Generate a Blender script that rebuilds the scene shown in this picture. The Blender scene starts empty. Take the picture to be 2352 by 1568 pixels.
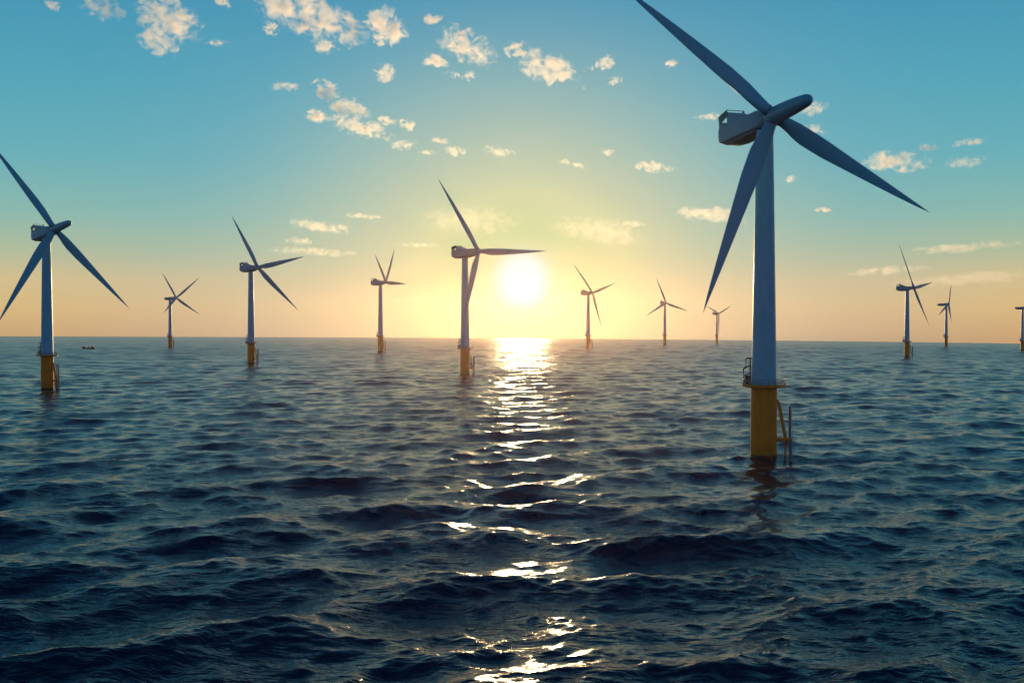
import bpy, bmesh, math, random
import numpy as np
from mathutils import Vector, Matrix

scene = bpy.context.scene
col = scene.collection
R = math.radians
random.seed(7)

# ------------------------------------------------------------------ camera
EYE = 35.3
F = 2352 * 35 / 36                      # focal length in reference pixels (picture 2352 wide)
PITCH = R(0.864)
cam_data = bpy.data.cameras.new("camera")
cam_data.sensor_width = 36
cam_data.lens = 35
cam_data.clip_start = 0.5
cam_data.clip_end = 200000
cam = bpy.data.objects.new("camera", cam_data)
col.objects.link(cam)
cam.location = (0, 0, EYE)
cam.rotation_euler = (math.pi / 2 - PITCH, 0, 0)
scene.camera = cam
CM = Matrix.Rotation(math.pi / 2 - PITCH, 3, 'X')
CP = Vector((0, 0, EYE))


def ray(x, y):
    return CM @ Vector(((x - 1176) / F, -(y - 784) / F, -1.0))


# ------------------------------------------------------------------ exposure and sampling
scene.view_settings.view_transform = 'Standard'
scene.view_settings.look = 'None'
scene.view_settings.exposure = 0.0
scene.view_settings.gamma = 1.0
scene.render.engine = 'CYCLES'
cy = scene.cycles
cy.use_adaptive_sampling = True
cy.adaptive_threshold = 0.01
cy.use_denoising = True
cy.denoising_prefilter = 'ACCURATE'
cy.max_bounces = 5
cy.diffuse_bounces = 2
cy.glossy_bounces = 3
cy.transmission_bounces = 2
cy.volume_bounces = 2
cy.transparent_max_bounces = 40
cy.volume_step_rate = 0.2
cy.volume_max_steps = 256
cy.sample_clamp_direct = 30.0
cy.sample_clamp_indirect = 4.0
cy.caustics_reflective = False
cy.caustics_refractive = False

# ------------------------------------------------------------------ sun and sky
sd = ray(1200, 640).normalized()
SUN_EL = math.asin(sd.z)
SUN_AZ = math.atan2(sd.x, sd.y)
sun_data = bpy.data.lights.new("sun", 'SUN')
sun_data.energy = 2.5
sun_data.angle = R(2.2)                # the swollen disc seen through the sea air
sun_data.color = (1.0, 0.65, 0.31)
sun = bpy.data.objects.new("sun", sun_data)
col.objects.link(sun)
sun.rotation_euler = sd.to_track_quat('Z', 'Y').to_euler()
sun.location = (0, 0, 400)


def lin(r, g, b):
    f = lambda c: ((c / 255 + 0.055) / 1.055) ** 2.4 if c > 10.3 else c / 255 / 12.92
    return (f(r), f(g), f(b), 1.0)


class NT:
    """small helper for building node trees"""

    def __init__(self, tree):
        self.t = tree
        tree.nodes.clear()

    def n(self, kind, **kw):
        nd = self.t.nodes.new(kind)
        for k, v in kw.items():
            if k == 'inp':
                for i, val in v.items():
                    if hasattr(val, 'is_output'):
                        self.t.links.new(val, nd.inputs[i])
                    else:
                        nd.inputs[i].default_value = val
            else:
                setattr(nd, k, v)
        return nd

    def m(self, op, a, b=0.0, c=0.0, clamp=False):
        return self.n('ShaderNodeMath', operation=op, use_clamp=clamp, inp={0: a, 1: b, 2: c}).outputs[0]

    def v(self, op, a, b=(0, 0, 0), out=0):
        return self.n('ShaderNodeVectorMath', operation=op, inp={0: a, 1: b}).outputs[out]

    def ramp(self, fac, stops, interp='LINEAR'):
        nd = self.n('ShaderNodeValToRGB', inp={0: fac})
        cr = nd.color_ramp
        cr.interpolation = interp
        while len(cr.elements) < len(stops):
            cr.elements.new(0.5)
        for e, (p, c) in zip(cr.elements, stops):
            e.position = p
        for e, (p, c) in zip(cr.elements, stops):
            e.color = c
        return nd.outputs[0]

    def mix(self, fac, a, b, blend='MIX'):
        nd = self.n('ShaderNodeMix', data_type='RGBA', blend_type=blend, inp={0: fac, 6: a, 7: b})
        return nd.outputs[2]

    def maprange(self, v, a, b, c=0.0, d=1.0, kind='LINEAR'):
        nd = self.n('ShaderNodeMapRange', interpolation_type=kind, inp={0: v, 1: a, 2: b, 3: c, 4: d})
        return nd.outputs[0]


world = bpy.data.worlds.new("World")
scene.world = world
world.use_nodes = True
W = NT(world.node_tree)
geo = W.n('ShaderNodeTexCoord')
d = W.v('NORMALIZE', geo.outputs['Generated'])
sep = W.n('ShaderNodeSeparateXYZ', inp={0: d})
el = W.m('MULTIPLY', W.m('ARCSINE', sep.outputs[2]), 180 / math.pi)
cosang = W.v('DOT_PRODUCT', d, tuple(sd), out=1)
ang = W.m('MULTIPLY', W.m('ARCCOSINE', W.m('MINIMUM', cosang, 0.9999999)), 180 / math.pi)
# clear evening sky by height above the horizon (degrees -2 .. 90), square-root scale for detail low down
e01 = W.m('SQRT', W.m('DIVIDE', W.m('MAXIMUM', W.m('ADD', el, 2.0), 0.0), 92.0))
def es(deg): return math.sqrt((deg + 2) / 92.0)
sky_far = W.ramp(e01, [
    (0.0, lin(200, 156, 112)),
    (es(-0.6), lin(204, 166, 118)),
    (es(1.0), lin(222, 190, 130)),
    (es(2.5), lin(218, 197, 146)),
    (es(4.2), lin(176, 194, 162)),
    (es(6.0), lin(140, 190, 178)),
    (es(9.0), lin(104, 180, 190)),
    (es(13.0), lin(82, 168, 190)),
    (es(19.0), lin(58, 146, 184)),
    (es(32.0), lin(26, 82, 132)),
    (es(60.0), lin(12, 46, 92)),
    (1.0, lin(10, 40, 84))])
# brighter, warmer sky round the sun, spreading wider along the horizon than upwards
_v = W.v('NORMALIZE', W.v('MULTIPLY', d, (1.0, 1.0, 1.22)))
_s = Vector((sd.x, sd.y, sd.z * 1.22)).normalized()
_c = W.v('DOT_PRODUCT', _v, tuple(_s), out=1)
ang_w = W.m('MULTIPLY', W.m('ARCCOSINE', W.m('MINIMUM', _c, 0.9999999)), 180 / math.pi)
a01 = W.m('SQRT', W.m('DIVIDE', ang_w, 60.0))
def as_(deg): return math.sqrt(deg / 60.0)
glow_col = W.ramp(a01, [
    (0.0, (0.15, 0.56, 0.56, 1)),
    (as_(1.8), (0.14, 0.52, 0.36, 1)),
    (as_(3.5), (0.22, 0.56, 0.30, 1)),
    (as_(6.0), (0.52, 0.66, 0.37, 1)),
    (as_(9.0), (0.55, 0.63, 0.42, 1)),
    (as_(13.0), (0.46, 0.59, 0.47, 1)),
    (as_(20.0), (0.20, 0.46, 0.57, 1)),
    (1.0, lin(86, 164, 200))])
glow_fac = W.ramp(a01, [
    (0.0, (1, 1, 1, 1)), (as_(3.0), (0.96,) * 4), (as_(6.0), (0.82,) * 4), (as_(9.0), (0.66,) * 4),
    (as_(13.0), (0.45,) * 4), (as_(18.0), (0.24,) * 4), (as_(26.0), (0.05,) * 4), (1.0, (0, 0, 0, 1))])
sky_c = W.mix(glow_fac, sky_far, glow_col)
# the half of the sky away from the sun is deep blue dusk
away = W.maprange(cosang, 0.74, -0.1, 0.0, 1.0, 'SMOOTHSTEP')
dusk = W.ramp(e01, [(0.0, lin(92, 118, 140)), (es(2.0), lin(108, 130, 150)), (es(9.0), lin(112, 142, 168)), (es(20.0), lin(84, 130, 172)),
                    (es(40.0), lin(40, 88, 140)), (1.0, lin(20, 54, 104))])
sky_c = W.mix(away, sky_c, dusk)
# the sun's disc and its bright rim
disc = W.maprange(ang, 2.2, 0.6, 0.0, 1.0, 'SMOOTHERSTEP')
sky_c = W.mix(disc, sky_c, (0.20, 0.66, 0.86, 1.0))
bg = W.n('ShaderNodeBackground', inp={0: sky_c, 1: 1.0})
nish = W.n('ShaderNodeTexSky', sky_type='NISHITA', sun_disc=False, sun_elevation=SUN_EL, sun_rotation=SUN_AZ,
           altitude=30.0, air_density=1.0, dust_density=0.6, ozone_density=2.0)
bgn = W.n('ShaderNodeBackground', inp={0: nish.outputs[0], 1: 0.05})
mixs = W.n('ShaderNodeMixShader', inp={0: 0.08, 1: bg.outputs[0], 2: bgn.outputs[0]})
W.n('ShaderNodeOutputWorld', inp={0: mixs.outputs[0]})
world.cycles.sampling_method = 'MANUAL'
world.cycles.sample_map_resolution = 1024


# ------------------------------------------------------------------ tagging and mesh helpers
def tag(o, label=None, cat=None, group=None, kind=None):
    for k, v in (('label', label), ('category', cat), ('group', group), ('kind', kind)):
        if v:
            o[k] = v
    return o


def empty(name, loc, rz=0.0):
    o = bpy.data.objects.new(name, None)
    o.empty_display_size = 2
    o.location = loc
    o.rotation_euler = (0, 0, rz)
    col.objects.link(o)
    return o


def link(name, bm, mat, parent=None, smooth=True, autosmooth=35):
    bmesh.ops.recalc_face_normals(bm, faces=bm.faces[:])
    if smooth:
        lim = R(autosmooth)
        for f in bm.faces:
            f.smooth = True
        for e in bm.edges:
            if len(e.link_faces) == 2 and e.calc_face_angle(0) > lim:
                e.smooth = False
    me = bpy.data.meshes.new(name)
    bm.to_mesh(me)
    bm.free()
    me.materials.append(mat)
    o = bpy.data.objects.new(name, me)
    col.objects.link(o)
    if parent:
        o.parent = parent
    return o


def loft(bm, rings, cap=True):
    vs = [[bm.verts.new(p) for p in ring] for ring in rings]
    n = len(vs[0])
    for a, b in zip(vs, vs[1:]):
        for i in range(n):
            bm.faces.new((a[i], a[(i + 1) % n], b[(i + 1) % n], b[i]))
    if cap:
        bm.faces.new(vs[0][::-1])
        bm.faces.new(vs[-1])


def lathe(bm, prof, seg=48, frame=None):
    rings = []
    for r, z in prof:
        ring = []
        for i in range(seg):
            t = 2 * math.pi * i / seg
            p = Vector((r * math.cos(t), r * math.sin(t), z))
            ring.append(frame @ p if frame else p)
        rings.append(ring)
    loft(bm, rings)


def tube(bm, pts, r, seg=8):
    """a round bar through the points"""
    pts = [Vector(p) for p in pts]
    rings = []
    for i, p in enumerate(pts):
        t = (pts[min(i + 1, len(pts) - 1)] - pts[max(i - 1, 0)]).normalized()
        u = t.cross(Vector((0, 0, 1)))
        if u.length < 0.05:
            u = t.cross(Vector((1, 0, 0)))
        u.normalize()
        w = t.cross(u)
        rr = r[i] if isinstance(r, (list, tuple)) else r
        rings.append([p + (u * math.cos(2 * math.pi * k / seg) + w * math.sin(2 * math.pi * k / seg)) * rr for k in range(seg)])
    loft(bm, rings)


def box(bm, c, s, frame=None):
    x, y, z = (v / 2 for v in s)
    c = Vector(c)
    rings = []
    for dz in (-z, z):
        ring = [c + Vector(q) for q in ((-x, -y, dz), (x, -y, dz), (x, y, dz), (-x, y, dz))]
        rings.append([frame @ p for p in ring] if frame else ring)
    loft(bm, rings)


# ------------------------------------------------------------------ materials
def material(name):
    m = bpy.data.materials.new(name)
    m.use_nodes = True
    return m, NT(m.node_tree)


def paint(name, base, rough=0.4, dirt=0.12, scale=0.35, dirt_col=None, waterline=None, metallic=0.0):
    m, T = material(name)
    tc = T.n('ShaderNodeTexCoord')
    pos = tc.outputs['Object']
    mp = T.n('ShaderNodeMapping', inp={0: pos, 3: (scale, scale, scale * 0.22)})
    n1 = T.n('ShaderNodeTexNoise', inp={0: mp.outputs[0], 2: 2.0, 3: 6.0, 4: 0.62}).outputs[0]
    f = T.maprange(n1, 0.42, 0.72, 0.0, dirt)
    c = T.mix(f, (*base, 1), dirt_col or (*[b * 0.45 for b in base], 1))
    rv = T.maprange(n1, 0.3, 0.7, rough * 0.85, rough * 1.25)
    if waterline:
        z = T.n('ShaderNodeSeparateXYZ', inp={0: pos}).outputs[2]
        n2 = T.n('ShaderNodeTexNoise', inp={0: pos, 2: 1.1, 3: 5.0}).outputs[0]
        zz = T.m('ADD', z, T.m('MULTIPLY', T.m('SUBTRACT', n2, 0.5), 0.9))
        g = T.maprange(zz, waterline + 0.25, waterline - 0.1)
        c = T.mix(g, c, (0.012, 0.010, 0.008, 1))
        g2 = T.maprange(zz, waterline + 4.0, waterline, 0.0, 0.35)
        c = T.mix(g2, c, (0.10, 0.045, 0.01, 1))
    b = T.n('ShaderNodeBsdfPrincipled', inp={'Base Color': c, 'Roughness': rv, 'Metallic': metallic})
    b.inputs['Specular IOR Level'].default_value = 0.35
    T.n('ShaderNodeOutputMaterial', inp={0: b.outputs[0]})
    return m


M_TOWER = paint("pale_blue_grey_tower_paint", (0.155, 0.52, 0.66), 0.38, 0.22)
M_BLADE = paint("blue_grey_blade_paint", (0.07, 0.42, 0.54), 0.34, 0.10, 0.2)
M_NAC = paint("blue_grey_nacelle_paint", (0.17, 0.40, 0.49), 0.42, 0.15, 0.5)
M_DARK = paint("dark_grey_metal", (0.06, 0.065, 0.07), 0.5, 0.2, 1.0)
M_STEEL = paint("galvanised_steel", (0.20, 0.22, 0.24), 0.42, 0.3, 1.2, metallic=0.6)
M_YELLOW = paint("yellow_marine_paint", (0.98, 0.25, 0.003), 0.45, 0.5, 0.4, (0.42, 0.17, 0.01, 1), waterline=0.9)
M_YARM = paint("yellow_fender_paint", (0.88, 0.26, 0.006), 0.5, 0.4, 0.6, (0.30, 0.11, 0.01, 1), waterline=0.6)
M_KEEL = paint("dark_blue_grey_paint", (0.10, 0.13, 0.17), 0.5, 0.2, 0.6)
M_GLASS, _T = material("clear_screen")
_g = _T.n('ShaderNodeBsdfGlossy', inp={0: (0.9, 0.95, 1, 1), 1: 0.05})
_t = _T.n('ShaderNodeBsdfTransparent', inp={0: (0.82, 0.88, 0.9, 1)})
_f = _T.n('ShaderNodeFresnel', inp={0: 1.45})
_T.n('ShaderNodeOutputMaterial', inp={0: _T.n('ShaderNodeMixShader', inp={0: _f.outputs[0], 1: _t.outputs[0], 2: _g.outputs[0]}).outputs[0]})

# ------------------------------------------------------------------ the sea
def build_sea():
    rng = np.random.default_rng(16)
    # columns: fine across the view, coarse behind
    fine = np.linspace(-33, 33, 1240)
    back = np.linspace(33, 327, 100)[1:-1]
    az = np.radians(np.concatenate([fine, back]))
    t = np.clip(np.tan(np.clip(az, -R(33), R(33))) / 0.514, -1.25, 1.25)
    az_w = np.where(az > math.pi, az - 2 * math.pi, az)
    edge = F * EYE / (27.5 + 7.5 * t)
    edge = np.where(np.abs(az_w) > R(33.01), 2600.0, edge)
    rows = 940
    k = np.linspace(0, 1, rows)
    near = np.linspace(2, 76, 26)
    r = np.concatenate([np.repeat(near[:, None], len(az), 1), 78 * (edge[None, :] / 78) ** k[:, None]], 0)
    x = (r * np.sin(az)[None]).astype(np.float32)
    y = (r * np.cos(az)[None]).astype(np.float32)
    dr = np.gradient(r, axis=0).astype(np.float32)
    z = np.zeros_like(x)
    ox = np.zeros_like(x)
    oy = np.zeros_like(x)
    N = 190
    # a patch of heavier swell runs through the foreground
    patch = (0.62 + 0.70 * np.exp(-((y - 110) / 130.0) ** 2)).astype(np.float32)
    lam = np.exp(np.linspace(np.log(0.75), np.log(46.0), N)) * rng.uniform(0.95, 1.05, N)
    for L in lam:
        kk = 2 * math.pi / L
        spread = 0.50 if L > 12 else (0.86 if L > 2.2 else 0.55)
        th = R(-90 - 12) + rng.normal(0, spread)
        slope = 0.023
        if L > 15:
            slope *= 1.25 * min(1.0, (30 / L) ** 1.2)
        elif L > 3.0:
            slope *= 1.02
        else:
            slope *= 1.15
        a = slope / kk
        ph = rng.uniform(0, 2 * math.pi)
        dx, dy = math.cos(th), math.sin(th)
        lod = np.clip((L / dr - 1.8) / 2.2, 0, 1)
        if L > 15:
            lod = lod * patch
        arg = (kk * (dx * (2.5 - x) + dy * y) + ph).astype(np.float32)
        s, c = np.sin(arg), np.cos(arg)
        z += a * lod * c
        q = 1.05 * a
        ox += q * dx * lod * s
        oy -= q * dy * lod * s
    calm = np.clip((r - 4) / 40, 0, 1)
    # the far rim settles and falls away over the horizon
    rim = np.clip((edge[None, :] - r) / (0.25 * edge[None, :]), 0.4, 1)
    z *= rim
    X = x + ox * calm
    Y = y + oy * calm
    pts = np.stack([X, Y, z], -1)
    skirt = []
    for mul, dz in ((1.01, -0.5), (1.03, -3.0), (1.06, -9.0)):
        skirt.append(np.stack([edge * mul * np.sin(az), edge * mul * np.cos(az), np.full_like(edge, dz)], -1)[None])
    pts = np.concatenate([pts] + skirt, 0)
    nr, nc = pts.shape[:2]
    verts = pts.reshape(-1, 3)
    verts = np.concatenate([verts, [[0, 0, 0]]], 0).astype(np.float32)
    i = np.arange(nr - 1)[:, None] * nc
    j = np.arange(nc)[None]
    j2 = (j + 1) % nc
    quads = np.stack([i + j, i + j2, i + nc + j2, i + nc + j], -1).reshape(-1, 4)
    c0 = len(verts) - 1
    tris = np.stack([np.full(nc, c0), np.roll(np.arange(nc), -1), np.arange(nc)], -1)
    me = bpy.data.meshes.new("sea")
    me.vertices.add(len(verts))
    me.vertices.foreach_set("co", verts.ravel())
    nl = quads.size + tris.size
    me.loops.add(nl)
    me.loops.foreach_set("vertex_index", np.concatenate([quads[:, ::-1].ravel(), tris[:, ::-1].ravel()]).astype(np.int32))
    nq, ntr = len(quads), len(tris)
    me.polygons.add(nq + ntr)
    me.polygons.foreach_set("loop_start", np.concatenate([np.arange(nq) * 4, nq * 4 + np.arange(ntr) * 3]).astype(np.int32))
    me.update(calc_edges=True)
    me.polygons.foreach_set("use_smooth", np.ones(nq + ntr, dtype=bool))
    me.update()
    if me.polygons[nq // 2].normal.z < 0:
        me.flip_normals()
    o = bpy.data.objects.new("sea", me)
    col.objects.link(o)
    tag(o, kind='structure')
    m, T = material("sea_water")
    g = T.n('ShaderNodeNewGeometry')
    # wind ripples: long thin crests lying across the wind, bent by slow meanders
    wob = T.n('ShaderNodeTexNoise', inp={0: g.outputs['Position'], 2: 0.12, 3: 2.0}).outputs[1]
    wv = T.v('SUBTRACT', wob, (0.5, 0.5, 0.5))
    wv = T.n('ShaderNodeVectorMath', operation='SCALE', inp={0: wv, 3: 5.0}).outputs[0]
    pos = T.v('ADD', g.outputs['Position'], wv)
    rot = T.n('ShaderNodeMapping', inp={0: pos, 2: (0, 0, R(12)), 3: (0.30, 1.0, 0.6)})
    rot2 = T.n('ShaderNodeMapping', inp={0: pos, 2: (0, 0, R(-16)), 3: (0.34, 1.0, 0.6)})

    def ridged(vec, sc, det):
        n = T.n('ShaderNodeTexNoise', inp={0: vec, 2: sc, 3: det, 4: 0.55}).outputs[0]
        k = T.m('ABSOLUTE', T.m('MULTIPLY', T.m('SUBTRACT', n, 0.5), 2.6))
        return T.m('SUBTRACT', 1.0, k)
    r1 = T.m('ADD', ridged(rot.outputs[0], 0.42, 3.0), ridged(rot2.outputs[0], 0.55, 3.0))
    r2 = T.m('ADD', ridged(rot2.outputs[0], 1.5, 2.0), ridged(rot.outputs[0], 1.9, 2.0))
    # cat's paws: patches of livelier and calmer water
    n3 = T.n('ShaderNodeTexNoise', inp={0: g.outputs['Position'], 2: 0.03, 3: 3.0}).outputs[0]
    gust = T.maprange(n3, 0.35, 0.65, 0.5, 1.1)
    b1 = T.n('ShaderNodeBump', inp={0: gust, 1: 0.17, 'Height': r1})
    b2 = T.n('ShaderNodeBump', inp={0: gust, 1: 0.055, 'Height': r2, 'Normal': b1.outputs[0]})
    # ripples too small for the mesh far out roughen the mirror instead
    far = T.v('LENGTH', g.outputs['Position'], out=1)
    rough = T.maprange(far, 180, 1600, 0.11, 0.23, 'SMOOTHERSTEP')
    p = T.n('ShaderNodeBsdfPrincipled', inp={'Base Color': (0.001, 0.010, 0.024, 1), 'Roughness': rough, 'IOR': 1.333,
                                              'Normal': b2.outputs[0]})
    T.n('ShaderNodeOutputMaterial', inp={0: p.outputs[0]})
    me.materials.append(m)
    return o


build_sea()


# ------------------------------------------------------------------ wind turbines
def ground(x, y):
    d = ray(x, y)
    return CP + d * (-EYE / d.z)


def blade_mesh(bm, direction, axis, length, chord_max, root_r, pitch_sign=1.0, sweep=0.0):
    """a tapered, twisted blade from the hub along direction; its flat side faces along axis"""
    u = direction.normalized()
    n = axis.normalized()
    c = n.cross(u).normalized()
    n = u.cross(c).normalized()
    st = [0.0, 0.03, 0.06, 0.10, 0.14, 0.19, 0.24, 0.32, 0.42, 0.54, 0.66, 0.78, 0.88, 0.94, 0.975, 0.993, 1.0]
    rings = []
    seg = 20
    for s in st:
        # how far the round root has turned into an aerofoil
        k = min(1.0, max(0.0, (s - 0.03) / 0.16))
        k = k * k * (3 - 2 * k)
        if s < 0.22:
            ch = 2 * root_r + (chord_max - 2 * root_r) * k
        else:
            q = (s - 0.22) / 0.78
            ch = chord_max * ((1 - q) * 0.86 + 0.14 * (1 - q ** 2.0)) + 0.10 * chord_max * (1 - q ** 6)
            ch = min(ch, chord_max)
        if s > 0.94:
            ch *= max(0.06, math.sqrt(max(0.0, 1 - ((s - 0.94) / 0.0605) ** 2)))
        th = 2 * root_r * (1 - k) + k * ch * (0.30 - 0.16 * s)
        tw = R(18) * (1 - s) ** 2 * pitch_sign * k
        cc = c * math.cos(tw) + n * math.sin(tw)
        nn = n * math.cos(tw) - c * math.sin(tw)
        base = u * (s * length) + c * (-0.20 * (ch - 2 * root_r) * k) + n * (sweep * length * s * s)
        ring = []
        for i in range(seg):
            t = 2 * math.pi * i / seg
            ex, ey = math.cos(t), math.sin(t)
            # aerofoil: fuller leading edge, thin trailing edge
            ax = ex * ch / 2
            thick = ey * th / 2 * (1 - k * 0.45 * (1 - ex) * 0.5 - k * 0.15)
            ring.append(base + cc * ax + nn * thick)
        rings.append(ring)
    loft(bm, rings)


def rounded(hw, h0, h1, r=0.25, seg=5):
    """rounded rectangle outline in (side, up)"""
    r = min(r, hw * 0.95, (h1 - h0) * 0.48)
    out = []
    for cx, cz, a0 in ((hw - r, h1 - r, 0), (-hw + r, h1 - r, 90), (-hw + r, h0 + r, 180), (hw - r, h0 + r, 270)):
        for i in range(seg):
            a = R(a0 + 90 * i / (seg - 1))
            out.append((cx + r * math.cos(a), cz + r * math.sin(a)))
    return out


def turbine(label, base_px, hub_px, tips, rear_px, psi, tilt=2.0, nose_len=2.6, landing_az=None, blade_w=1.0, far=False,
            landing_mat=None, fins=True, landing=True):
    B = ground(*base_px)
    B.z = 0
    a0 = Vector((math.sin(R(psi)), -math.cos(R(psi)), 0))
    a = (a0 * math.cos(R(tilt)) + Vector((0, 0, 1)) * math.sin(R(tilt))).normalized()
    nrm = a0.cross(Vector((0, 0, 1)))
    d = ray(*hub_px)
    den = nrm.dot(d)
    over = 0
    if abs(den) > 1e-4:
        hub = CP + d * (nrm.dot(B - CP) / den)
        over = (hub - B).dot(a0)
    if not 4.0 < over < 16.0:
        over = min(max(over, 5.0), 15.0)
        hub = B + a0 * over
        hub.z = EYE + d.z / d.y * hub.y
    s = hub.z / 90.0
    root = empty("wind_turbine", B)
    tag(root, label, "wind turbine", "offshore wind turbines standing in the sea")
    hub = hub - B                                           # local from here on
    seg = 24 if far else 64
    H0 = 19.6 * s                                           # deck height
    ztop = hub.z - 3.0 * s
    r0, r1 = 3.22 * s, 2.15 * s
    # yellow foundation pile
    bm = bmesh.new()
    lathe(bm, [(3.4 * s, -6), (3.4 * s, 0), (3.4 * s, 1.5 * s), (3.36 * s, H0 - 1.0 * s), (3.36 * s, H0 - 0.55 * s)], seg)
    link("foundation_pile", bm, M_YELLOW, root)
    # tower
    bm = bmesh.new()
    prof = [(r0 + 0.12 * s, H0 + 0.02), (r0 + 0.12 * s, H0 + 0.35 * s), (r0, H0 + 0.36 * s)]
    nsec = 4
    for i in range(1, nsec + 1):
        f = i / nsec
        z = H0 + (ztop - H0) * f
        rr = r0 + (r1 - r0) * f ** 1.15
        if i < nsec:
            prof += [(rr, z - 0.14 * s), (rr + 0.022 * s, z - 0.13 * s), (rr + 0.022 * s, z + 0.13 * s), (rr, z + 0.14 * s)]
        else:
            prof += [(rr, z)]
    lathe(bm, prof, seg)
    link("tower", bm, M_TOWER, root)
    # deck
    bm = bmesh.new()
    lathe(bm, [(3.4 * s, H0 - 1.0 * s), (5.2 * s, H0 - 0.62 * s), (5.62 * s, H0 - 0.6 * s), (5.62 * s, H0), (3.0 * s, H0)], seg)
    deck = link("deck", bm, M_YARM, root, autosmooth=20)
    # landing direction: to the right of the viewer, a little towards us
    la = landing_az if landing_az is not None else R(-12)
    lr = Vector((math.cos(la), math.sin(la), 0))
    lt = Vector((-math.sin(la), math.cos(la), 0))
    P = lambda rad, side, z: lr * (rad * s) + lt * (side * s) + Vector((0, 0, z * s))
    hz = H0 / s
    # railing round the deck, low
    bm = bmesh.new()
    nst = 20
    rad = 5.5 * s
    ringp = lambda k, z: Vector((rad * math.cos(2 * math.pi * k / nst), rad * math.sin(2 * math.pi * k / nst), H0 + z * s))
    tr = 0.075 * s
    for k in range(nst):
        tube(bm, [ringp(k, 0), ringp(k, 1.35)], tr, 6)
    for z in (0.7, 1.35):
        tube(bm, [ringp(k, z) for k in range(nst + 1)], tr, 6)
    link("railing", bm, M_STEEL, root)
    # hoist frame standing on the deck on the side away from the landing
    bm = bmesh.new()
    t2 = 0.17 * s
    Q = lambda rad, side, z: P(-rad, side, hz + z)
    for side in (-0.9, 0.9):
        tube(bm, [Q(5.35, side, 0), Q(5.35, side, 4.2), Q(4.7, side, 4.6), Q(4.7, side, 7.0)], t2, 8)
        tube(bm, [Q(3.55, side, 0), Q(3.55, side, 6.9)], t2, 8)
        tube(bm, [Q(4.7, side, 7.0), Q(3.3, side, 7.0)], t2, 8)
        tube(bm, [Q(5.35, side, 2.1), Q(3.55, side, 3.1)], t2 * 0.7, 6)
        tube(bm, [Q(5.35, side, 0.3), Q(3.55, side, 2.0)], t2 * 0.7, 6)
        tube(bm, [Q(5.3, side, 4.0), Q(3.55, side, 5.2)], t2 * 0.7, 6)
    for z in (1.0, 2.2, 3.4, 4.2):
        tube(bm, [Q(5.35, -0.9, z), Q(5.35, 0.9, z)], t2 * 0.6, 6)
    tube(bm, [Q(4.7, -0.9, 7.0), Q(4.7, 0.9, 7.0)], t2, 8)
    link("hoist_frame", bm, M_DARK, root)
    bm = bmesh.new()
    box(bm, Q(4.35, 0, 1.2), (1.0 * s, 1.1 * s, 2.3 * s))
    bmesh.ops.bevel(bm, geom=bm.edges[:], offset=0.1 * s, segments=2, affect='EDGES')
    link("winch", bm, M_DARK, root)
    if landing:
        # boat landing: two fender tubes, arms, brace
        bl = None
        bm = bmesh.new()
        for side in (-0.75, 0.75):
            tube(bm, [P(6.9, side, -4), P(6.9, side, 4.6), P(6.75, side, 5.6), P(6.75, side, 13.6), P(6.4, side, 14.0)], 0.30 * s, 10)
        bl = link("boat_landing", bm, M_YARM if landing_mat else (M_DARK if far else M_STEEL), root)
        bm = bmesh.new()
        for side in (-0.75, 0.75):
            tube(bm, [P(3.0, side, 5.0), P(7.1, side, 5.0)], [0.55 * s, 0.36 * s], 10)
        box(bm, P(6.0, 0, 5.0), (1.6 * s, 1.9 * s, 0.35 * s))
        link("landing_arm", bm, M_YARM, bl)
        bm = bmesh.new()
        tube(bm, [P(3.3, 0, 15.6), P(3.9, 0, 14.4), P(5.6, 0, 5.2)], [0.34 * s, 0.46 * s, 0.46 * s], 10)
        link("brace", bm, M_YARM, bl)
        bm = bmesh.new()
        for side in (-0.35, 0.35):
            tube(bm, [P(5.5, side, -3), P(5.5, side, 4.8)], 0.19 * s, 8)
        link("lower_leg", bm, M_YARM, bl)
        bm = bmesh.new()
        tw = 0.035 * s if not far else 0.06 * s
        for side in (-0.33, 0.33):
            tube(bm, [P(7.28, side, -2), P(7.28, side, 13.4)], 0.055 * s, 6)
        for k in range(30):
            z = -1.2 + 0.48 * k
            tube(bm, [P(7.28, -0.33, z), P(7.28, 0.33, z)], tw, 6)
        for k in range(9):
            z = 4.9 + 1.0 * k
            tube(bm, [P(6.75, 0.75, z), P(3.38, 0.4, z)], tw, 5)
        link("ladder", bm, M_STEEL, bl)
    # nacelle along the shaft
    side = a0.cross(Vector((0, 0, 1))).normalized()
    upn = side.cross(a).normalized()
    if upn.z < 0:
        upn = -upn
    L = 22.0 * s
    if rear_px:
        best = None
        for i in range(60, 420):
            q = hub + B - a * (i * 0.1)
            l = CM.inverted() @ (q - CP)
            px, py = 1176 + F * l.x / -l.z, 784 - F * l.y / -l.z
            e = math.hypot(px - rear_px[0], py - rear_px[1])
            if best is None or e < best[0]:
                best = (e, i * 0.1)
        L = min(max(best[1], 14 * s), 30 * s)
    Nf = lambda ax, sd_, up: hub + a * ax + side * sd_ + upn * up
    bm = bmesh.new()
    secs = [(-2.2 * s, 1.7, -1.7, 1.8, 1.6), (-3.2 * s, 2.2, -2.1, 2.2, 1.4), (-5.0 * s, 2.8, -2.3, 2.4, 0.5),
            (-0.45 * L, 3.0, -2.2, 2.3, 0.3), (-0.80 * L, 3.0, -2.2, 2.2, 0.25),
            (-0.965 * L, 2.9, -2.0, 2.1, 0.25), (-1.0 * L, 2.75, -1.2, 2.1, 0.3)]
    loft(bm, [[Nf(ax, p[0] * s, p[1] * s) for p in rounded(hw, h0, h1, r)] for ax, hw, h0, h1, r in secs])
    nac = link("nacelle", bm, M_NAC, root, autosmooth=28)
    bm = bmesh.new()
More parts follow.
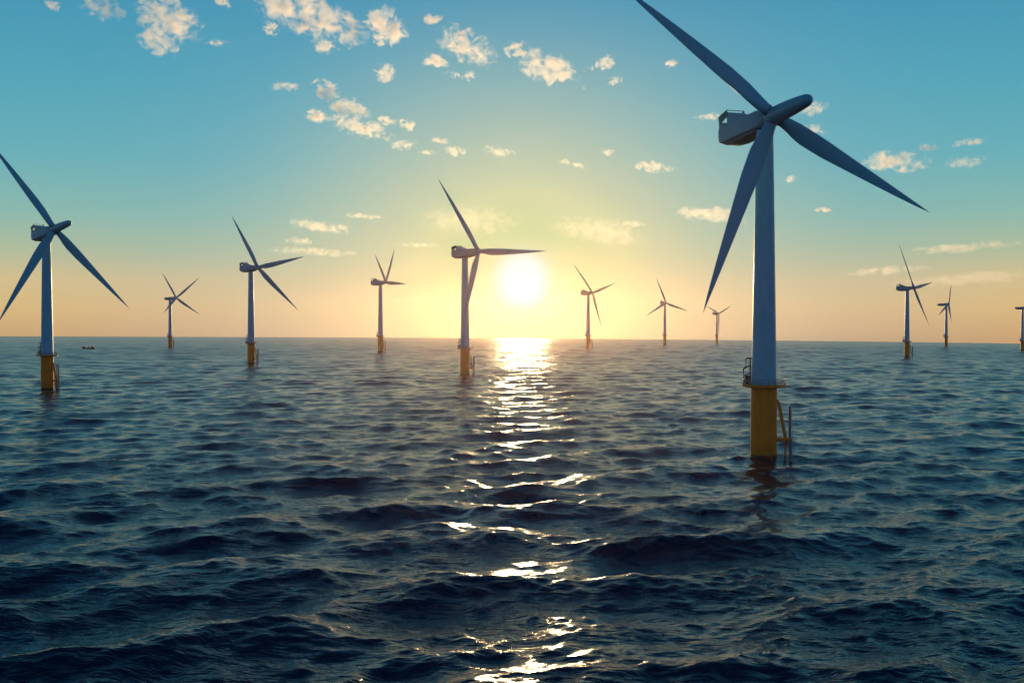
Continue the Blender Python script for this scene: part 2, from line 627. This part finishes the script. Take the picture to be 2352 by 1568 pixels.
    secs = [(-4.6 * s, 1.9, -2.6, -2.0, 0.2), (-0.40 * L, 2.5, -3.3, -1.8, 0.4), (-0.66 * L, 2.5, -3.5, -1.8, 0.4),
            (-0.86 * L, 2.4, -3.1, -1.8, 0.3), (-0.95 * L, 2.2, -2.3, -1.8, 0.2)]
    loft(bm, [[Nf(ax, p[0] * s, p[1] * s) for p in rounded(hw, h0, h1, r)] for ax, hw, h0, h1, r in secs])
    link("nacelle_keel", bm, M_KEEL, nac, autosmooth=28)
    if fins:
        # cooler housing on the rear of the roof, sloping down forwards
        bm = bmesh.new()
        cs = [(-0.81 * L, 2.55, 2.0, 5.9, 0.15), (-0.78 * L, 2.55, 2.0, 5.7, 0.15), (-0.60 * L, 2.3, 2.0, 3.9, 0.2), (-0.46 * L, 1.9, 2.0, 2.7, 0.2)]
        loft(bm, [[Nf(ax, p[0] * s, p[1] * s) for p in rounded(hw, h0, h1, r)] for ax, hw, h0, h1, r in cs])
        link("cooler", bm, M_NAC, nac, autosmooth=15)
        bm = bmesh.new()
        cs = [(-0.985 * L, 2.6, 2.0, 3.3, 0.3), (-0.93 * L, 2.6, 2.0, 3.7, 0.3), (-0.87 * L, 2.5, 2.0, 3.2, 0.3)]
        loft(bm, [[Nf(ax, p[0] * s, p[1] * s) for p in rounded(hw, h0, h1, r)] for ax, hw, h0, h1, r in cs])
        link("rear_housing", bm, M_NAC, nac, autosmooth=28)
        bm = bmesh.new()
        t3 = 0.10 * s
        for sg in (-1, 1):
            tube(bm, [Nf(-0.985 * L, sg * 2.6 * s, 2.0 * s), Nf(-0.995 * L, sg * 2.7 * s, 5.6 * s), Nf(-0.80 * L, sg * 2.7 * s, 6.4 * s),
                      Nf(-0.79 * L, sg * 2.5 * s, 5.0 * s)], t3, 6)
        tube(bm, [Nf(-0.995 * L, -2.7 * s, 5.6 * s), Nf(-0.995 * L, 2.7 * s, 5.6 * s)], t3, 6)
        tube(bm, [Nf(-0.80 * L, -2.7 * s, 6.4 * s), Nf(-0.80 * L, 2.7 * s, 6.4 * s)], t3, 6)
        link("roof_rail", bm, M_DARK, nac)
        for sg in (-1, 1):
            bm = bmesh.new()
            pane = []
            for off in (-0.03 * s, 0.03 * s):
                pane.append([Nf(-0.985 * L, sg * 2.68 * s + off, 3.0 * s), Nf(-0.993 * L, sg * 2.7 * s + off, 5.5 * s),
                             Nf(-0.805 * L, sg * 2.7 * s + off, 6.3 * s), Nf(-0.80 * L, sg * 2.62 * s + off, 4.6 * s)])
            loft(bm, pane)
            link("wind_screen", bm, M_GLASS, nac, smooth=False)
    # hub and nose
    q = a.to_track_quat('Z', 'Y').to_matrix()
    bm = bmesh.new()
    fr = lambda p: hub + q @ p
    class FR:
        def __matmul__(self, p): return fr(p)
    rh = 2.05 * s
    if nose_len > 8:
        prof = [(1.6 * s, -2.3 * s), (rh * 1.06, -1.6 * s), (rh * 1.12, 0.0), (rh * 1.08, 2.2 * s)]
        nl = nose_len
        prof += [(rh * 1.08, nl * 0.25), (rh * 1.02, nl * 0.5), (rh * 0.90, nl * 0.74), (rh * 0.78, nl * 0.90), (rh * 0.62, nl * 0.96), (rh * 0.34, nl * 0.99), (0.05, nl)]
    else:
        prof = [(1.6 * s, -2.3 * s), (rh, -1.5 * s), (rh * 1.05, 0.0), (rh * 0.95, 1.2 * s), (rh * 0.7, 2.0 * s), (rh * 0.35, 2.45 * s), (0.05, 2.6 * s)]
    lathe(bm, prof, 20 if far else 40, FR())
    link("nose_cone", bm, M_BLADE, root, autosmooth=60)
    # blades
    for tp in tips:
        dd = ray(*tp)
        tt = a.dot(hub + B - CP) / a.dot(dd)
        v = CP + dd * tt - (hub + B)
        ln = min(max(v.length, 40 * s), 78 * s)
        bm = bmesh.new()
        blade_mesh(bm, v, a, ln, 4.8 * s * blade_w, 1.5 * s, 1.0)
        for vv in bm.verts:
            vv.co += hub
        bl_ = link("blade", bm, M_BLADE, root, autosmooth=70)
        if not far:
            # bolted joint where the blade leaves the hub
            bm = bmesh.new()
            qb = v.normalized().to_track_quat('Z', 'Y').to_matrix()

            class FB:
                def __matmul__(self, p): return hub + qb @ p
            z0 = rh * 1.12
            lathe(bm, [(1.40 * s, z0 - 0.1 * s), (1.60 * s, z0), (1.60 * s, z0 + 0.22 * s), (1.40 * s, z0 + 0.3 * s)], 28, FB())
            link("root_collar", bm, M_KEEL, bl_)
    return root


turbine("largest and nearest turbine, long nose cone pointing up right, thick yellow pile with boat landing",
        (1754, 1051), (1777, 266), [(1424, -40), (2136, 494), (1609, 720)], (1664, 303), 15, 2, 17.5)
turbine("second largest turbine, at the left edge, its left blades cut by the frame",
        (109, 894), (126, 526), [(-28, 317), (297, 711), (-10, 745)], (78, 534), 48, 7, 19.0, landing_mat='amber')
turbine("blue grey mid sized turbine standing between the left edge turbine and the pinkish one",
        (577, 835), (592, 614), [(532, 493), (700, 590), (685, 714)], (556, 621), 50)
turbine("pinkish backlit turbine beside the sun, one level blade pointing over the sun's disc",
        (1068, 861), (1099, 577), [(1006, 407), (1255, 578), (1056, 772)], (1043, 582), 40)
turbine("small turbine left of the pinkish one, two blades raised in a narrow V",
        (874, 807), (886, 648), [(907, 571), (868, 600), (926, 652)], (855, 653), 55, far=True)
turbine("small turbine with four armed X shaped rotor, left of the blue grey mid sized turbine",
        (391, 797), (411, 684), [(372, 624), (459, 637), (459, 723), (375, 719)], (380, 686), 60, far=True, fins=False)
turbine("small orange tinted turbine just right of the sun, nacelle seen side on",
        (1351, 799), (1361, 672), [(1316, 604), (1414, 650), (1382, 754)], (1336, 677), 45, far=True)
turbine("small distant turbine facing us, three evenly spread blades, left of the big turbine's blade tip",
        (1527, 790), (1527.5, 696), [(1507, 637), (1483, 725), (1581, 715)], None, 20, far=True, landing=False)
turbine("smallest distant turbine, Y shaped rotor half hidden by the big turbine's lower blade tip",
        (1646.5, 786), (1647, 720), [(1617, 699), (1684, 699), (1651, 785)], None, 45, far=True, landing=False)
turbine("turbine right of the big one, side on nacelle and a short blade pointing right",
        (2083, 819), (2099, 661), [(2063, 554), (2142, 649), (2137, 755)], (2060, 665), 50, far=True)
turbine("small thin turbine near the right edge, one blade up and two hanging below the nacelle",
        (2173, 794), (2179, 698), [(2185, 652), (2154, 725), (2185, 738)], (2155, 699), 25, far=True, fins=False, landing=False)
turbine("turbine cut by the right edge, only nacelle rear, tower and pile in view",
        (2348, 804), (2368, 706), [(2384, 640), (2408, 744), (2366, 772)], (2330, 708), 60, far=True, fins=False)


# ------------------------------------------------------------------ work boat far out on the left
def work_boat():
    B = ground(203, 801)
    B.z = 0
    root = empty("work_boat", B, R(4))
    tag(root, "small dark work boat with pale deckhouse, far out beside the left edge turbine", "boat")
    m_hull = paint("dark_hull_paint", (0.025, 0.022, 0.03), 0.5, 0.2, 0.5)
    m_house = paint("white_deckhouse_paint", (0.55, 0.55, 0.55), 0.4, 0.2, 0.5)
    bm = bmesh.new()
    secs = [(-9.2, 2.2, 2.0), (-7.5, 2.9, 2.1), (-3, 3.2, 1.7), (2, 3.2, 1.7), (5.5, 2.8, 2.2), (8, 1.7, 2.9), (9.8, 0.15, 3.5)]
    loft(bm, [[Vector((x, -w * 0.7, -0.8)), Vector((x, w * 0.7, -0.8)), Vector((x, w, h)), Vector((x, -w, h))] for x, w, h in secs])
    link("hull", bm, m_hull, root)
    bm = bmesh.new()
    loft(bm, [[Vector((x, sy * w, z)) for x, sy in ((-2.6, -1), (3.4, -1), (3.4, 1), (-2.6, 1))] for w, z in ((2.1, 1.68), (2.1, 3.2))])
    link("deckhouse", bm, m_house, root, smooth=False)
    bm = bmesh.new()
    loft(bm, [[Vector((x, sy * w, z)) for x, sy in ((x0, -1), (x1, -1), (x1, 1), (x0, 1))] for w, z, x0, x1 in ((2.1, 2.1, 4.2, 8.0), (2.0, 4.2, 4.6, 7.6), (1.6, 4.6, 4.9, 7.2))])
    link("wheelhouse", bm, m_hull, root, smooth=False)
    bm = bmesh.new()
    loft(bm, [[Vector((x, sy * w, z)) for x, sy in ((x0, -1), (x1, -1), (x1, 1), (x0, 1))] for w, z, x0, x1 in ((2.2, 1.9, -8.4, -3.2), (2.0, 3.6, -7.2, -3.6), (1.6, 4.1, -6.4, -4.0))])
    link("crane_housing", bm, m_hull, root, smooth=False)
    bm = bmesh.new()
    tube(bm, [(-5.5, 0, 3.9), (-8.8, 0, 2.9)], 0.25, 6)
    tube(bm, [(6, 0, 4.5), (6, 0, 6.0)], 0.12, 6)
    link("mast", bm, m_hull, root)


work_boat()


# ------------------------------------------------------------------ clouds: real volumes of water droplets high above the sea
def dome_mesh():
    bm = bmesh.new()
    bmesh.ops.create_icosphere(bm, subdivisions=3, radius=1.0)
    me = bpy.data.meshes.new("cloud")
    bm.to_mesh(me)
    bm.free()
    return me


CLOUD_MESH = dome_mesh()
ALT = 1500.0


def cloud(cx, cy_, w, h, rot, tau, cell, label, thr=0.0, group=None):
    """centre and size in picture pixels; the cloud is placed at its height above the sea and sized from its distance"""
    d = ray(cx, cy_).normalized()
    el_ = max(d.z, 0.045)
    D = (ALT - EYE) / el_
    c = CP + d * D
    k = D / F
    near = math.degrees(d.angle(sd))
    tau *= 0.22 + 0.78 * min(1.0, max(0.0, (near - 3.0) / 9.0))
    wm, hm = w * k * 1.14, h * k * 1.22
    depth = min(wm, hm * 0.55 / max(el_, 0.06))
    depth = max(depth, hm * 0.6)
    me = CLOUD_MESH.copy()
    o = bpy.data.objects.new("cloud", me)
    col.objects.link(o)
    o.location = c
    yaw = -math.atan2(d.x, d.y)
    o.rotation_mode = 'QUATERNION'
    o.rotation_quaternion = Matrix.Rotation(yaw, 3, 'Z').to_quaternion() @ Matrix.Rotation(R(rot), 3, 'Y').to_quaternion()
    o.scale = (wm / 2, depth / 2, hm / 2)
    tag(o, label, "cloud", group)
    m, T = material("cloud_droplets")
    tc = T.n('ShaderNodeTexCoord')
    p = tc.outputs['Object']
    r2 = T.v('LENGTH', p, out=1)
    fx, fz = 1.9 * w / cell, 2.3 * h / cell
    off = (random.uniform(-50, 50), random.uniform(-50, 50), random.uniform(-50, 50))
    mp = T.n('ShaderNodeMapping', inp={0: p, 1: off, 3: (fx, min(fx, depth / wm * fx), fz)})
    n = T.n('ShaderNodeTexNoise', inp={0: mp.outputs[0], 2: 0.55, 3: 6.0, 4: 0.52, 8: 0.8}).outputs[0]
    fall = T.m('SUBTRACT', 1.0, T.m('POWER', r2, 1.6))
    s_ = T.m('ADD', T.m('MULTIPLY', fall, 0.9), T.m('MULTIPLY', T.m('SUBTRACT', n, 0.5), 4.6))
    dens = T.maprange(s_, 0.62 + thr, 0.98 + thr, 0.0, 1.0, 'SMOOTHSTEP')
    edge_f = T.maprange(r2, 1.0, 0.82)
    dens = T.m('MULTIPLY', T.m('MULTIPLY', dens, edge_f), tau / depth * 2.6)
    pv = T.n('ShaderNodeVolumePrincipled', inp={'Color': (1.0, 1.0, 0.96, 1), 'Density': dens, 'Anisotropy': 0.6})
    T.n('ShaderNodeOutputMaterial', inp={1: pv.outputs[0]})
    me.materials.append(m)
    return o


SM = "small wispy cloud scraps drifting between the larger clouds"
CL = [
    (705, 38, 270, 84, 17, 1.6, 60, "longest bank of cloud slanting down right from the top edge, left of centre"),
    (890, 60, 115, 72, 30, 1.6, 50, "plump slanting cloud just right of the long top bank"),
    (388, 45, 140, 88, 12, 1.3, 46, "ragged cloud clump near the top left corner, largest on that side"),
    (362, 98, 100, 46, 22, 1.2, 40, "lower lobe of loose cloud hanging under the top left clump"),
    (232, 14, 100, 50, 15, 0.7, 34, "faint streaky cloud at the top edge, farthest left"),
    (743, 107, 70, 30, 0, 1.2, 36, "small cloud directly below the long top bank"),
    (622, 68, 36, 30, 20, 1.1, 30, "little round puff left of the small cloud under the long top bank"),
    (1072, 106, 140, 66, 25, 1.5, 46, "two humped slanting cloud at top centre"),
    (1000, 140, 66, 32, 10, 1.4, 40, "small bright puff below left of the two humped cloud"),
    (993, 44, 46, 24, -8, 1.0, 30, "tiny cloud above the two humped cloud, near the top edge"),
    (1187, 113, 60, 38, 0, 1.2, 36, "small cloud right of the two humped cloud"),
    (1262, 157, 145, 62, 14, 1.7, 56, "thick bright oval cloud left of the big turbine's upper blade"),
    (1388, 144, 60, 30, -8, 0.9, 30, "thin cloud between the thick oval cloud and the big turbine's upper blade"),
    (885, 168, 60, 40, -25, 1.0, 28, "broken cloud tuft midway below the plump slanting cloud"),
    (656, 198, 74, 22, 0, 0.7, 26, "faint flat scrap above left of the middle row of clouds"),
    (748, 208, 70, 44, 22, 1.2, 30, "broken cloud at the top of the middle left cluster"),
    (803, 250, 112, 42, 12, 1.5, 42, "largest cloud of the middle left cluster, upper of its two long ones"),
    (726, 266, 66, 28, 4, 1.3, 36, "leftmost rounded cloud of the middle left cluster"),
    (830, 294, 150, 38, 15, 1.4, 38, "long thin slanting cloud at the bottom of the middle left cluster"),
    (890, 279, 50, 20, 8, 1.2, 30, "small flat puff right of the middle left cluster"),
    (936, 288, 52, 26, 15, 1.2, 30, "rightmost puff of the middle left cluster"),
    (928, 334, 66, 24, -6, 1.1, 28, "small cloud below the middle left cluster, nearest to it"),
    (1046, 348, 54, 26, 5, 0.9, 26, "pair of little scraps above the pinkish turbine's raised blade"),
    (1146, 348, 78, 24, 10, 1.1, 34, "small slanting cloud high above the sun"),
    (1500, 383, 100, 22, 8, 1.1, 30, "thin cloud left of the big turbine's lower blade, high above the horizon"),
    (1397, 349, 46, 18, 5, 0.9, 26, "tiny flat cloud up right of the sun, above the thin cloud there"),
    (2053, 372, 140, 40, 4, 1.5, 44, "bright almond shaped cloud beside the big turbine's right blade"),
    (2222, 328, 70, 16, -6, 0.8, 26, "thin scrap above right of the almond shaped cloud"),
    (2215, 374, 90, 24, -4, 0.5, 24, "faint loose wisps right of the almond shaped cloud"),
    (1642, 494, 170, 34, 6, 1.1, 44, "flat cloud crossed by the big turbine's lower left blade"),
    (1868, 250, 70, 26, -10, 0.9, 28, "little cloud just right of the big turbine's nose cone"),
    (1862, 298, 90, 20, 8, 0.7, 26, "thin cloud just under the big turbine's nose cone"),
    (1630, 268, 70, 16, 2, 0.9, 26, "small scraps left of the big turbine's nacelle"),
    (742, 521, 170, 26, 8, 1.0, 46, "long curved streak of cloud above the small V rotor turbine"),
    (1080, 505, 270, 66, 2, 0.7, 40, "broad thin veil of cloud behind the pinkish turbine's raised blade"),
    (1378, 530, 240, 56, 9, 0.8, 44, "broad pale streaked cloud up right of the sun"),
    (1455, 514, 70, 16, 2, 0.8, 30, "short streak above right of the pale streaked cloud"),
    (686, 553, 74, 18, 6, 0.7, 30, "short slanting streak right of the mid sized turbine's rotor"),
    (720, 578, 210, 18, 2, 0.6, 34, "lowest long faint streak right of the mid sized turbine"),
    (2200, 569, 240, 18, -3, 0.8, 50, "long thin orange streak above the turbines near the right edge"),
    (2035, 622, 200, 18, -4, 0.6, 50, "faint streak passing behind the right hand turbine's raised blade"),
    (2230, 640, 330, 26, -3, 0.45, 60, "widest faint band of cloud low at the right edge"),
]
for c in CL:
    cloud(*c)
for (cx, cy_, w, h, rot) in ((1415, 185, 44, 20, -18), (1350, 157, 26, 18, 0), (1345, 199, 30, 14, -15), (1542, 145, 44, 18, -10),
                             (1012, 322, 46, 16, 5), (980, 349, 40, 14, 2), (1892, 482, 46, 12, 2), (2130, 339, 50, 16, 0),
                             (872, 99, 30, 18, 10), (1040, 172, 36, 18, 20), (1080, 174, 44, 20, -15), (512, 5, 44, 22, 20),
                             (1292, 371, 40, 14, 10), (1332, 381, 40, 14, 10), (830, 496, 110, 12, 3), (960, 563, 120, 10, 2),
                             (125, 14, 44, 16, 5), (500, 100, 50, 14, 0), (1820, 410, 36, 14, -14)):
    cloud(cx, cy_, w, h, rot, 0.8, 26, "tiny wispy scrap of cloud drifting between the larger clouds", 0.0, SM)


# ------------------------------------------------------------------ sea air between us and the far turbines
def haze():
    bm = bmesh.new()
    x = 4900.0
    loft(bm, [[Vector((-x, -x, z)), Vector((x, -x, z)), Vector((x, x, z)), Vector((-x, x, z))] for z in (-11.0, 168.0)])
    m, T = material("sea_haze")
    pv = T.n('ShaderNodeVolumePrincipled', inp={'Color': (1.0, 0.66, 0.56, 1), 'Density': 0.000018, 'Anisotropy': 0.88})
    T.n('ShaderNodeOutputMaterial', inp={1: pv.outputs[0]})
    o = link("haze", bm, m, smooth=False)
    tag(o, kind='stuff')


haze()
